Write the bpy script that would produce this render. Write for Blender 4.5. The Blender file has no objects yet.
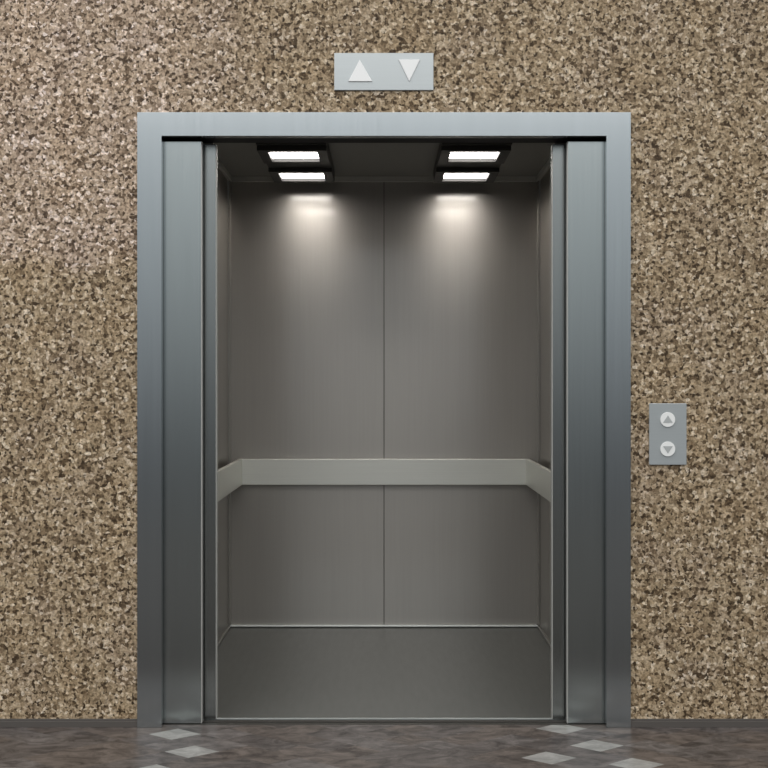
import bpy, bmesh, math, random
from mathutils import Vector

random.seed(7)
S = bpy.context.scene
COL = S.collection

# ---------------------------------------------------------------- camera
F_PX = 1153.0                       # focal length in pixels at 768 px
CAM_D = 4.4                         # distance from the lobby wall
CAM_H = 1.308
cam_d = bpy.data.cameras.new('camera')
cam_d.sensor_width = 36
cam_d.lens = 36 * F_PX / 768
cam = bpy.data.objects.new('camera', cam_d)
cam.location = (0, -CAM_D, CAM_H)
cam.rotation_euler = (math.pi / 2, 0, 0)
COL.objects.link(cam)
S.camera = cam

S.view_settings.view_transform = 'Standard'
S.view_settings.look = 'None'
S.view_settings.gamma = 1
S.view_settings.use_curve_mapping = False
S.view_settings.exposure = 0.0

# ---------------------------------------------------------------- world: soft lobby light, bright above, dim below
W = bpy.data.worlds.new('lobby_light')
S.world = W
W.use_nodes = True
wn = W.node_tree.nodes; wl = W.node_tree.links
wn.clear()
w_out = wn.new('ShaderNodeOutputWorld')
w_bg = wn.new('ShaderNodeBackground'); w_bg.inputs['Strength'].default_value = 1.0
w_tc = wn.new('ShaderNodeTexCoord')
w_sep = wn.new('ShaderNodeSeparateXYZ')
w_map = wn.new('ShaderNodeMapRange')
w_map.inputs['From Min'].default_value = -1; w_map.inputs['From Max'].default_value = 1
w_ramp = wn.new('ShaderNodeValToRGB')
wl.new(w_tc.outputs['Generated'], w_sep.inputs[0])
wl.new(w_sep.outputs['Z'], w_map.inputs['Value'])
wl.new(w_map.outputs[0], w_ramp.inputs['Fac'])
cr = w_ramp.color_ramp
WORLD_STOPS = [(0.00, (.04, .04, .04)), (.44, (.055, .055, .06)), (.47, (.11, .115, .12)), (.50, (.27, .285, .295)),
               (.55, (.52, .555, .57)), (.605, (.76, .81, .83)), (.68, (1.22, 1.24, 1.24)), (1.0, (1.75, 1.72, 1.68))]
cr.elements[0].position = WORLD_STOPS[0][0]; cr.elements[0].color = (*WORLD_STOPS[0][1], 1)
cr.elements[1].position = WORLD_STOPS[-1][0]; cr.elements[1].color = (*WORLD_STOPS[-1][1], 1)
for p, c in WORLD_STOPS[1:-1]:
    e = cr.elements.new(p); e.color = (*c, 1)
wl.new(w_ramp.outputs['Color'], w_bg.inputs['Color'])
wl.new(w_bg.outputs[0], w_out.inputs['Surface'])


def area(name, loc, rot, sx, sy, power, color):
    d = bpy.data.lights.new(name, 'AREA')
    d.shape = 'RECTANGLE'; d.size = sx; d.size_y = sy; d.energy = power; d.color = color
    o = bpy.data.objects.new(name, d)
    o.location = loc; o.rotation_euler = rot
    COL.objects.link(o)
    return o


# area lights added to wash the wall, behind and above the viewer
area('wall_wash_fill', (0, -3.6, 4.2), (math.radians(28), 0, 0), 5.0, 2.0, 60, (1.0, .98, .95))
area('wall_wash_fill', (-3.2, -2.2, 3.9), (math.radians(38), 0, math.radians(-28)), 1.6, 1.2, 26, (1.0, .96, .97))


# ---------------------------------------------------------------- helpers
def prop(o, label=None, cat=None, group=None, kind=None):
    if label: o['label'] = label
    if cat: o['category'] = cat
    if group: o['group'] = group
    if kind: o['kind'] = kind
    return o


def box(bm, x0, x1, y0, y1, z0, z1, mi=0):
    vs = [bm.verts.new(p) for p in ((x0, y0, z0), (x1, y0, z0), (x1, y1, z0), (x0, y1, z0),
                                    (x0, y0, z1), (x1, y0, z1), (x1, y1, z1), (x0, y1, z1))]
    for f in ((0, 3, 2, 1), (4, 5, 6, 7), (0, 1, 5, 4), (1, 2, 6, 5), (2, 3, 7, 6), (3, 0, 4, 7)):
        fc = bm.faces.new([vs[i] for i in f]); fc.material_index = mi


def prism_y(bm, pts, y0, y1):
    """outline in (x, z), extruded from y0 (front) to y1 (back)"""
    a = [bm.verts.new((x, y0, z)) for x, z in pts]
    b = [bm.verts.new((x, y1, z)) for x, z in pts]
    n = len(pts)
    bm.faces.new(a); bm.faces.new(list(reversed(b)))
    for i in range(n):
        bm.faces.new((a[(i + 1) % n], a[i], b[i], b[(i + 1) % n]))
    bmesh.ops.recalc_face_normals(bm, faces=bm.faces)


def mesh_obj(name, bm, mats, parent=None, bevel=0, seg=2, smooth=False):
    me = bpy.data.meshes.new(name)
    bm.to_mesh(me); bm.free()
    for m in (mats if isinstance(mats, (list, tuple)) else [mats]):
        me.materials.append(m)
    o = bpy.data.objects.new(name, me)
    COL.objects.link(o)
    if smooth:
        for p in me.polygons: p.use_smooth = True
    if bevel:
        b = o.modifiers.new('bevel', 'BEVEL'); b.width = bevel; b.segments = seg
        b.limit_method = 'ANGLE'; b.angle_limit = math.radians(40)
        b.harden_normals = False
    if parent: o.parent = parent
    return o


def boxes(name, lst, mats, parent=None, bevel=0):
    bm = bmesh.new()
    for t in lst: box(bm, *t)
    return mesh_obj(name, bm, mats, parent, bevel)


def empty(name, loc):
    o = bpy.data.objects.new(name, None)
    o.location = loc; o.empty_display_size = .1
    COL.objects.link(o)
    return o


def at(px, py, y=0.0):
    """wall position (x, z) of a photo pixel on the plane y"""
    d = CAM_D + y
    return (px - 384) * d / F_PX, CAM_H - (py - 384) * d / F_PX


# ---------------------------------------------------------------- materials
def new_mat(name):
    m = bpy.data.materials.new(name); m.use_nodes = True
    nt = m.node_tree
    return m, nt, nt.nodes['Principled BSDF']


def plain(name, col, rough=.5, metal=0.0):
    m, nt, b = new_mat(name)
    b.inputs['Base Color'].default_value = (*col, 1)
    b.inputs['Roughness'].default_value = rough
    b.inputs['Metallic'].default_value = metal
    return m


def brushed(name, col, rough, vary=.05, scale=(260, 260, 3), bump=.02, metal=1.0, aniso=0.0, tangent='Z', coat=0.0):
    """metal with fine grain running along one axis"""
    m, nt, b = new_mat(name)
    N = nt.nodes; L = nt.links
    tc = N.new('ShaderNodeTexCoord'); mp = N.new('ShaderNodeMapping')
    mp.inputs['Scale'].default_value = scale
    L.new(tc.outputs['Object'], mp.inputs['Vector'])
    no = N.new('ShaderNodeTexNoise'); no.inputs['Scale'].default_value = 1.0; no.inputs['Detail'].default_value = 3
    L.new(mp.outputs[0], no.inputs['Vector'])
    mr = N.new('ShaderNodeMapRange')
    mr.inputs['To Min'].default_value = rough - vary; mr.inputs['To Max'].default_value = rough + vary
    L.new(no.outputs['Fac'], mr.inputs['Value'])
    L.new(mr.outputs[0], b.inputs['Roughness'])
    cm = N.new('ShaderNodeMix'); cm.data_type = 'RGBA'
    cm.inputs['A'].default_value = (*[c * .95 for c in col], 1)
    cm.inputs['B'].default_value = (*[min(1, c * 1.05) for c in col], 1)
    L.new(no.outputs['Fac'], cm.inputs['Factor'])
    L.new(cm.outputs['Result'], b.inputs['Base Color'])
    if bump:
        bp = N.new('ShaderNodeBump'); bp.inputs['Strength'].default_value = bump; bp.inputs['Distance'].default_value = .002
        L.new(no.outputs['Fac'], bp.inputs['Height']); L.new(bp.outputs[0], b.inputs['Normal'])
    b.inputs['Metallic'].default_value = metal
    if aniso:
        b.inputs['Anisotropic'].default_value = aniso
        tg = N.new('ShaderNodeTangent'); tg.direction_type = 'RADIAL'; tg.axis = tangent
        L.new(tg.outputs[0], b.inputs['Tangent'])
        b.inputs['Anisotropic Rotation'].default_value = .25
    b.inputs['Coat Weight'].default_value = coat
    b.inputs['Coat Roughness'].default_value = .13
    b.inputs['Coat IOR'].default_value = 1.6
    return m


def granite():
    m, nt, b = new_mat('speckled_granite')
    N = nt.nodes; L = nt.links
    tc = N.new('ShaderNodeTexCoord')

    def noise(scale, detail=2, rough=.5, vec=None):
        n = N.new('ShaderNodeTexNoise'); n.inputs['Scale'].default_value = scale
        n.inputs['Detail'].default_value = detail; n.inputs['Roughness'].default_value = rough
        L.new(vec or tc.outputs['Object'], n.inputs['Vector']); return n

    def ramp(src, stops, interp='LINEAR'):
        r = N.new('ShaderNodeValToRGB'); r.color_ramp.interpolation = interp
        els = r.color_ramp.elements
        els[0].position, els[0].color = stops[0][0], (*stops[0][1], 1)
        els[1].position, els[1].color = stops[-1][0], (*stops[-1][1], 1)
        for p, c in stops[1:-1]:
            e = els.new(p); e.color = (*c, 1)
        L.new(src, r.inputs['Fac']); return r

    def mix(fac, a, c, blend='MIX'):
        x = N.new('ShaderNodeMix'); x.data_type = 'RGBA'; x.blend_type = blend
        if isinstance(fac, float): x.inputs['Factor'].default_value = fac
        else: L.new(fac, x.inputs['Factor'])
        for k, v in (('A', a), ('B', c)):
            if isinstance(v, tuple): x.inputs[k].default_value = (*v, 1)
            else: L.new(v, x.inputs[k])
        return x.outputs['Result']

    # irregular grain outlines
    wn_ = noise(60, 2)
    add = N.new('ShaderNodeVectorMath'); add.operation = 'MULTIPLY_ADD'
    L.new(wn_.outputs['Color'], add.inputs[0]); add.inputs[1].default_value = (.016, .016, .016)
    L.new(tc.outputs['Object'], add.inputs[2])
    vor = N.new('ShaderNodeTexVoronoi'); vor.inputs['Scale'].default_value = 84
    L.new(add.outputs[0], vor.inputs['Vector'])
    sepc = N.new('ShaderNodeSeparateColor'); L.new(vor.outputs['Color'], sepc.inputs[0])
    grains = ramp(sepc.outputs[0], GRAINS)
    # smooth cloudy shading inside the grains
    fine = noise(105, 2, .55)
    g2 = ramp(fine.outputs['Fac'], [(.30, (.45, .44, .42)), (.5, (.95, .95, .95)), (.68, (1.5, 1.5, 1.5))])
    c = mix(.85, grains.outputs['Color'], g2.outputs['Color'], 'MULTIPLY')
    # dark mica flecks
    fl = noise(58, 2, .55)
    fm = ramp(fl.outputs['Fac'], [(.355, (1, 1, 1)), (.440, (0, 0, 0))])
    c = mix(fm.outputs['Color'], c, (.045, .030, .018))
    # ochre and pink clouds
    cl = noise(5.5, 3)
    cm_ = ramp(cl.outputs['Fac'], [(.35, (.93, .88, .80)), (.5, (.92, .89, .83)), (.65, (.90, .87, .85))])
    c = mix(1.0, c, cm_.outputs['Color'], 'MULTIPLY')
    # the paler, pinker slab at the upper left
    sp = N.new('ShaderNodeSeparateXYZ'); L.new(tc.outputs['Object'], sp.inputs[0])
    mx = N.new('ShaderNodeMapRange'); mx.interpolation_type = 'SMOOTHSTEP'
    mx.inputs['From Min'].default_value = -.3; mx.inputs['From Max'].default_value = -.95
    L.new(sp.outputs['X'], mx.inputs['Value'])
    wob = N.new('ShaderNodeMath'); wob.operation = 'MULTIPLY_ADD'; wob.inputs[1].default_value = .25
    L.new(cl.outputs['Fac'], wob.inputs[0]); L.new(sp.outputs['Z'], wob.inputs[2])
    mz = N.new('ShaderNodeMapRange'); mz.interpolation_type = 'SMOOTHSTEP'
    mz.inputs['From Min'].default_value = 1.82; mz.inputs['From Max'].default_value = 1.95
    L.new(wob.outputs[0], mz.inputs['Value'])
    mm = N.new('ShaderNodeMath'); mm.operation = 'MULTIPLY'
    L.new(mx.outputs[0], mm.inputs[0]); L.new(mz.outputs[0], mm.inputs[1])
    pink = mix(1.0, c, (1.24, 1.25, 1.42), 'MULTIPLY')
    c = mix(mm.outputs[0], c, pink)
    L.new(c, b.inputs['Base Color'])
    b.inputs['Roughness'].default_value = .6
    b.inputs['Specular IOR Level'].default_value = .15
    return m


GRAINS = [(.0, (.060, .040, .024)), (.09, (.12, .085, .052)), (.22, (.215, .160, .105)), (.42, (.315, .245, .165)),
          (.62, (.385, .305, .21)), (.80, (.45, .365, .265)), (.93, (.58, .49, .38)), (1.0, (.68, .60, .50))]


def stone_tile(name, a, b_, light=False):
    m, nt, b = new_mat(name)
    N = nt.nodes; L = nt.links
    tc = N.new('ShaderNodeTexCoord')
    mp = N.new('ShaderNodeMapping'); mp.inputs['Scale'].default_value = (1.0, 1.9, 1)
    mp.inputs['Rotation'].default_value = (0, 0, random.uniform(-.5, .5))
    mp.inputs['Location'].default_value = (random.uniform(0, 9), random.uniform(0, 9), 0)
    L.new(tc.outputs['Object'], mp.inputs['Vector'])
    n1 = N.new('ShaderNodeTexNoise'); n1.inputs['Scale'].default_value = 9; n1.inputs['Detail'].default_value = 7
    n1.inputs['Roughness'].default_value = .68; n1.inputs['Distortion'].default_value = 1.2
    L.new(mp.outputs[0], n1.inputs['Vector'])
    r = N.new('ShaderNodeValToRGB')
    r.color_ramp.elements[0].position = .36; r.color_ramp.elements[0].color = (*a, 1)
    r.color_ramp.elements[1].position = .64; r.color_ramp.elements[1].color = (*b_, 1)
    L.new(n1.outputs['Fac'], r.inputs['Fac'])
    L.new(r.outputs['Color'], b.inputs['Base Color'])
    b.inputs['Roughness'].default_value = .32
    b.inputs['Specular IOR Level'].default_value = .13
    return m


M_granite = granite()
M_frame = brushed('satin_steel_frame', (.43, .46, .475), .20, .01, scale=(90, 90, 2), bump=0)
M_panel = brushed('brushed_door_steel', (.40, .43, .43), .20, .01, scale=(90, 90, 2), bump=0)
M_panel_shaded = brushed('brushed_shaded_door_steel', (.31, .325, .32), .21, .01, scale=(90, 90, 2), bump=0)  # rear leaf steel, darkened to hold the shade of the front leaf
M_edge = brushed('polished_steel_edge', (.47, .47, .45), .5, .03, bump=.0, metal=.45)
M_wall = brushed('cabin_wall_steel', (.41, .388, .36), .41, .02, scale=(90, 90, 2), bump=0, aniso=.45, coat=1.0)
M_side = brushed('cabin_side_steel', (.40, .38, .35), .38, .04, bump=.01)
M_rail = brushed('handrail_steel', (.76, .76, .71), .47, .03, scale=(3, 260, 260), bump=.005)
M_skirt = brushed('skirting_steel', (.50, .52, .51), .5, .03, scale=(3, 260, 260), bump=.005)
M_ceil = plain('dark_ceiling_panel', (.30, .30, .28), .55, .2)
M_cornice = plain('cornice_metal', (.62, .62, .58), .5, .5)
M_cfloor = brushed('cabin_floor_vinyl', (.105, .108, .102), .33, .05, scale=(40, 6, 40), bump=.005, metal=.35)
M_track_shade = plain('shaded_track', (.006, .006, .006), .7)  # door track colour, near black to hold the shadow under the header
M_base = plain('dark_baseboard', (.11, .10, .092), .4, .3)
M_sill = brushed('sill_steel', (.30, .29, .27), .4, .05, scale=(3, 260, 260), metal=.8)
M_sill_dark = plain('sill_groove', (.05, .047, .042), .5, .4)
M_glare_blocker = plain('glare_blocker_matte', (.085, .081, .078), 1.0)
M_glare_blocker.node_tree.nodes['Principled BSDF'].inputs['Specular IOR Level'].default_value = 0.0
M_plate = brushed('bright_steel_plate', (.41, .44, .45), .30, .02, scale=(3, 260, 260), bump=.0, metal=.35)
M_arrow = plain('white_acrylic', (.82, .83, .83), .35)
M_btn = plain('button_white', (.80, .81, .80), .35)
M_btn_arrow = plain('button_arrow_grey', (.40, .42, .42), .45)
M_bezel = plain('dark_lamp_metal', (.05, .05, .046), .45, .4)
M_bezel_in = plain('lamp_reflector', (.016, .016, .016), .7)
M_seam = plain('groove_dark', (.05, .048, .045), .6)

M_lamp, nt_, b_ = new_mat('lamp_diffuser')
b_.inputs['Base Color'].default_value = (.9, .9, .9, 1)
b_.inputs['Emission Color'].default_value = (1.0, .95, .89, 1)
b_.inputs['Emission Strength'].default_value = 17.0

TILES = [stone_tile('stone_tile_umber', (.040, .033, .030), (.140, .118, .104)),
         stone_tile('stone_tile_taupe', (.036, .031, .029), (.125, .110, .103)),
         stone_tile('stone_tile_slate', (.050, .044, .042), (.155, .140, .132)),
         stone_tile('stone_tile_pale', (.19, .19, .18), (.30, .30, .285))]

# ---------------------------------------------------------------- dimensions
WX = 4.2                          # half width of lobby wall
OX, IX = .939, .846               # door frame outer / inner half width
OZ, IZ = 2.342, 2.251             # door frame outer / inner top
CX = .8355                         # cabin half width
CY0, CY1 = .13, 1.815              # cabin front / back
CZ = 2.424                        # cabin ceiling

# ---------------------------------------------------------------- structure
# lobby wall, an opening in the middle; thin over the door pockets
prop(boxes('wall_front', [(-WX, -1.07, 0, .16, 0, 3.4), (1.07, WX, 0, .16, 0, 3.4),
                          (-1.07, 1.07, 0, .16, 2.47, 3.4), (-1.07, 1.07, 0, .022, IZ + .03, 2.47),
                          (-1.07, -IX - .03, 0, .022, 0, IZ + .03), (IX + .03, 1.07, 0, .022, 0, IZ + .03)], M_granite),
     kind='structure')

# lobby floor of lozenge tiles
bm = bmesh.new()
A_, B_ = .097, .0685
ox, oy = .7705, -.229
pale = {(0, 0), (-2, -2), (-1, 3), (1, -3), (-16, 2), (-15, -1), (-16, -4)}
vc = {}


def vert(i, j):
    if (i, j) not in vc: vc[(i, j)] = bm.verts.new((ox + i * A_, oy + j * B_, 0))
    return vc[(i, j)]


for i in range(-54, 40):
    for j in range(-14, 7):
        if (i + j) % 2: continue
        f = bm.faces.new((vert(i, j - 1), vert(i + 1, j), vert(i, j + 1), vert(i - 1, j)))
        f.material_index = 3 if (i, j) in pale else random.choice((0, 0, 1, 1, 2))
bmesh.ops.bisect_plane(bm, geom=bm.verts[:] + bm.edges[:] + bm.faces[:], plane_co=(0, .024, 0), plane_no=(0, 1, 0),
                       clear_outer=True)
mesh_obj('floor', bm, TILES)['kind'] = 'structure'

boxes('added_glare_blocker', [(-4.6, 4.6, -8.0, -.80, -.02, .006)], M_glare_blocker)['kind'] = 'structure'  # matte sheet added out of view to dim reflections in the lower steel

for sgn, nm in ((-1, 'left'), (1, 'right')):
    xs = sorted((sgn * OX, sgn * WX))
    o = boxes('baseboard_' + nm, [(xs[0], xs[1], -.009, 0, 0, .024), (xs[0], xs[1], -.004, 0, .024, .031)],
              [M_base], bevel=.0008)
    o['kind'] = 'structure'

# cabin shell
# back wall: two sheets meeting in a thin groove
boxes('wall_back', [(-CX, -.0018, CY1, CY1 + .02, 0, CZ), (.0018, CX, CY1, CY1 + .02, 0, CZ),
                    (-CX, CX, CY1 + .008, CY1 + .03, 0, CZ, 1)], [M_wall, M_seam], bevel=.0004)['kind'] = 'structure'
for sgn, nm in ((-1, 'left'), (1, 'right')):
    lst = []
    ys = [CY0, .70, 1.27, CY1 - .04]
    for a, c in zip(ys[:-1], ys[1:]):
        x = sorted((sgn * CX, sgn * (CX + .02)))
        lst.append((x[0], x[1], a + .002, c - .002, 0, CZ))
    x = sorted((sgn * (CX + .006), sgn * (CX + .035)))
    lst.append((x[0], x[1], CY0, CY1 + .03, 0, CZ))
    boxes('wall_' + nm, lst, M_side, bevel=.0012)['kind'] = 'structure'
boxes('ceiling', [(-CX - .03, CX + .03, CY0, CY1 + .03, CZ, CZ + .03)], M_ceil)['kind'] = 'structure'
boxes('floor_cabin', [(-CX - .03, CX + .03, .175, CY1 + .03, -.03, 0)], M_cfloor)['kind'] = 'structure'
# raised ceiling field between the lamp rows, cornice, skirting, corner posts, front returns and door track
boxes('trim_1', [(-CX, CX, CY1 - .018, CY1, CZ - .022, CZ), (-CX, CX, CY1 - .022, CY1, CZ - .027, CZ - .022),
                 (-CX, -CX + .018, CY0, CY1 - .022, CZ - .027, CZ), (CX - .018, CX, CY0, CY1 - .022, CZ - .027, CZ)],
      M_cornice, bevel=.001)['kind'] = 'structure'
boxes('trim_2', [(-CX, CX, CY1 - .026, CY1, 0, .014)], M_skirt, bevel=.007)['kind'] = 'structure'
boxes('trim_8', [(-CX, -CX + .012, .24, CY1 - .026, 0, .014), (CX - .012, CX, .24, CY1 - .026, 0, .014)],
      M_sill, bevel=.003)['kind'] = 'structure'
boxes('trim_3', [(-CX, -CX + .012, CY1 - .038, CY1, .018, CZ - .027), (CX - .012, CX, CY1 - .038, CY1, .018, CZ - .027)],
      M_side, bevel=.0012)['kind'] = 'structure'
boxes('trim_4', [(-1.07, -.672, .135, .16, 0, CZ + .05), (.672, 1.07, .135, .16, 0, CZ + .05),
                 (-1.07, 1.07, .135, .16, 2.262, CZ + .05)], M_side, bevel=.001)['kind'] = 'structure'
boxes('trim_5', [(-1.07, 1.07, .022, .134, 2.256, 2.34), (-1.07, 1.07, .022, .134, 2.34, 2.47)],
      M_track_shade)['kind'] = 'structure'
# long dark ceiling channels that carry the lamps
for k, sx in enumerate((-1, 1)):
    x = sx * .415
    boxes('trim_%d' % (6 + k), [(x - .157, x + .157, .74, 1.63, CZ - .046, CZ)], M_bezel, bevel=.0015)['kind'] = 'structure'

# ---------------------------------------------------------------- door frame
fr = empty('elevator_door_frame', (0, 0, 0))
prop(fr, 'wide flat grey steel frame around the elevator opening in the granite wall', 'door frame')


bm = bmesh.new()
prism_y(bm, [(-OX, 0), (-IX, 0), (-IX, IZ), (IX, IZ), (IX, 0), (OX, 0), (OX, OZ), (-OX, OZ)], -.015, -.0005)
mesh_obj('casing', bm, M_frame, fr, bevel=.0012)
boxes('jamb_lining', [(-IX - .012, -IX, -.0005, .024, 0, IZ)], M_frame, fr, bevel=.0008)
boxes('jamb_lining', [(IX, IX + .012, -.0005, .024, 0, IZ)], M_frame, fr, bevel=.0008)
boxes('head_lining', [(-IX, IX, -.0005, .022, IZ, IZ + .012)], M_frame, fr, bevel=.0008)


# ---------------------------------------------------------------- sliding door leaves
def leaf(sgn, xe, y0, t, label, z0, mat=M_panel):
    root = empty('elevator_door_leaf', (sgn * .86, y0, z0))
    prop(root, label, 'elevator door', 'sliding steel leaves parked at both sides of the elevator opening')
    w = .86 + .12 - xe
    bm = bmesh.new()
    # local frame: origin at root
    a = sorted((sgn * .12, sgn * (xe + .003 - .86)))
    box(bm, a[0], a[1], 0, t, 0, 2.24 - z0)
    mesh_obj('panel', bm, mat, root, bevel=.001)
    bm = bmesh.new()
    a = sorted((sgn * (xe + .003 - .86), sgn * (xe - .86)))
    box(bm, a[0], a[1], .0, t, 0, 2.24 - z0)
    mesh_obj('edge_strip', bm, M_edge, root, bevel=.0006)
    return root


leaf(-1, .700, .030, .034, 'wide front steel door leaf just inside the left jamb of the frame', .004)
leaf(-1, .652, .088, .034, 'narrow rear steel door leaf slid behind the front leaf on the left side', .004, M_panel_shaded)
leaf(1, .704, .030, .034, 'wide front steel door leaf just inside the right jamb of the frame', .004)
leaf(1, .654, .088, .034, 'narrow rear steel door leaf slid behind the front leaf on the right side', .004, M_panel_shaded)

# ---------------------------------------------------------------- sill
sill = empty('door_sill', (0, .09, 0))
prop(sill, 'long grooved metal threshold across the bottom of the elevator opening', 'threshold')
boxes('landing_sill', [(-1.0, 1.0, .024 - .09, .040 - .09, -.03, .001), (-1.0, 1.0, .024 - .09, .086 - .09, -.03, -.003),
                       (-1.0, 1.0, .066 - .09, .086 - .09, -.03, .001)], M_sill_dark, sill, bevel=.0006)
boxes('cabin_sill', [(-.84, .84, .098 - .09, .106 - .09, -.03, .004)], M_skirt, sill, bevel=.001)
boxes('cabin_sill_plate', [(-.84, .84, .106 - .09, .175 - .09, -.03, .0)], M_cfloor, sill)

# ---------------------------------------------------------------- handrail
hr = empty('handrail', (0, CY1, .768))
prop(hr, 'flat steel bumper rail running around the back and sides of the elevator cabin', 'handrail')
P = .055; T = .022; H = .139
yb = -P
bm = bmesh.new()
# mitred flat bars, seen from above as a U
xi = .759


def bar_from_plan(name, pts):
    bm = bmesh.new()
    a = [bm.verts.new((x, y, 0)) for x, y in pts]; b = [bm.verts.new((x, y, H)) for x, y in pts]
    bm.faces.new(list(reversed(a))); bm.faces.new(b)
    n = len(pts)
    for i in range(n): bm.faces.new((a[i], a[(i + 1) % n], b[(i + 1) % n], b[i]))
    bmesh.ops.recalc_face_normals(bm, faces=bm.faces)
    return mesh_obj(name, bm, M_rail, hr, bevel=.0025)


bar_from_plan('back_bar', [(-xi, yb), (xi, yb), (xi + T, yb + T), (-xi - T, yb + T)])
yf = .32 - CY1
for s in (-1, 1):
    bar_from_plan('side_bar', [(s * xi, yb), (s * (xi + T), yb + T), (s * (xi + T), yf), (s * xi, yf)])
for x in (-.60, -.2, .2, .60):
    boxes('bracket', [(x - .02, x + .02, yb + T, 0, .045, .095)], M_side, hr)
for s in (-1, 1):
    for y in (-1.35, -.85, -.35):
        a = sorted((s * (xi + T), s * CX))
        boxes('bracket', [(a[0], a[1], y - .02, y + .02, .045, .095)], M_side, hr)


# ---------------------------------------------------------------- ceiling lamps
def lamp(cx, y0, label):
    """square opening .228 wide; y0 is the near inner edge"""
    h = .114; lip = .043; zb = 2.358
    root = empty('ceiling_light', (cx, y0 + h, CZ - .046))
    prop(root, label, 'ceiling light', 'square lamps in the elevator cabin ceiling')
    zt = 0.0; z0 = zb - (CZ - .046)
    o = h + lip
    boxes('bezel', [(-o, o, -o, -h, z0, zt), (-o, o, h, o, z0, zt), (-o, -h, -h, h, z0, zt), (h, o, -h, h, z0, zt)],
          M_bezel, root, bevel=.0015)
    i = h - .002
    boxes('reflector', [(-h, h, -h, -i, z0 + .001, zt), (-h, h, i, h, z0 + .001, zt), (-h, -i, -i, i, z0 + .001, zt),
                        (i, h, -i, i, z0 + .001, zt)], M_bezel_in, root)
    boxes('diffuser', [(-i, i, -i, i, zt - .002, zt)], M_lamp, root)
    return root


for cx, side in ((-.415, 'left'), (.415, 'right')):
    lamp(cx, 5.227 - CAM_D, 'square lit lamp on the %s of the cabin ceiling, the one nearer the door' % side)
    lamp(cx, 5.751 - CAM_D, 'square lit lamp on the %s of the cabin ceiling, the one nearer the back wall' % side)

# ---------------------------------------------------------------- direction indicator over the door
x0, z1 = at(334.3, 53, -.006); x1, z0 = at(433.5, 90.3, -.006)
cx, cz = (x0 + x1) / 2, (z0 + z1) / 2
ind = empty('direction_indicator', (cx, 0, cz))
prop(ind, 'horizontal steel plate with white up and down triangles above the door frame', 'indicator panel')
boxes('plate', [(x0 - cx, x1 - cx, -.008, 0, z0 - cz, z1 - cz)], M_plate, ind, bevel=.0015)


def tri(name, pts, y0, y1, mat, parent, label=None, c=(0, 0), bev=.0012):
    bm = bmesh.new()
    prism_y(bm, [(p[0] - c[0], p[1] - c[1]) for p in pts], y0, y1)
    o = mesh_obj(name, bm, mat, parent, bevel=bev)
    if label: o['label'] = label
    return o


tri('up_arrow', [at(*p) for p in ((348.3, 82.2), (372.3, 82.2), (359.8, 60.5))], -.013, -.008, M_arrow, ind,
    'white triangle pointing up', (cx, cz))
tri('down_arrow', [at(*p) for p in ((398.6, 60.4), (420.0, 60.4), (409.2, 82.2))], -.013, -.008, M_arrow, ind,
    'white triangle pointing down', (cx, cz))

# ---------------------------------------------------------------- call button panel
x0, z1 = at(649.2, 403.4, -.006); x1, z0 = at(686.5, 464.8, -.006)
cx, cz = (x0 + x1) / 2, (z0 + z1) / 2
cp = empty('call_button_panel', (cx, 0, cz))
prop(cp, 'small upright steel plate with two round call buttons right of the elevator', 'button panel')
boxes('plate', [(x0 - cx, x1 - cx, -.008, 0, z0 - cz, z1 - cz)], M_plate, cp, bevel=.0015)


def button(px, py, up):
    bx, bz = at(px, py, -.008)
    r = 7.4 * CAM_D / F_PX
    bm = bmesh.new()
    N = 40
    prism_y(bm, [(bx - cx + r * math.cos(2 * math.pi * i / N), bz - cz + r * math.sin(2 * math.pi * i / N)) for i in range(N)],
            -.0125, -.008)
    b = mesh_obj('button', bm, M_btn, cp, bevel=.001)
    b['label'] = 'upper round call button' if up else 'lower round call button'
    w, hh = .0185, .0155
    s = 1 if up else -1
    z = bz - cz + s * .001
    pts = [(bx - cx - w, z - s * hh * .8), (bx - cx + w, z - s * hh * .8), (bx - cx, z + s * hh)]
    tri('arrow', pts, -.0140, -.0125, M_btn_arrow, b, 'grey triangle pointing up' if up else 'grey triangle pointing down', bev=.0004)


button(667.6, 419.6, True)
button(667.6, 449.0, False)
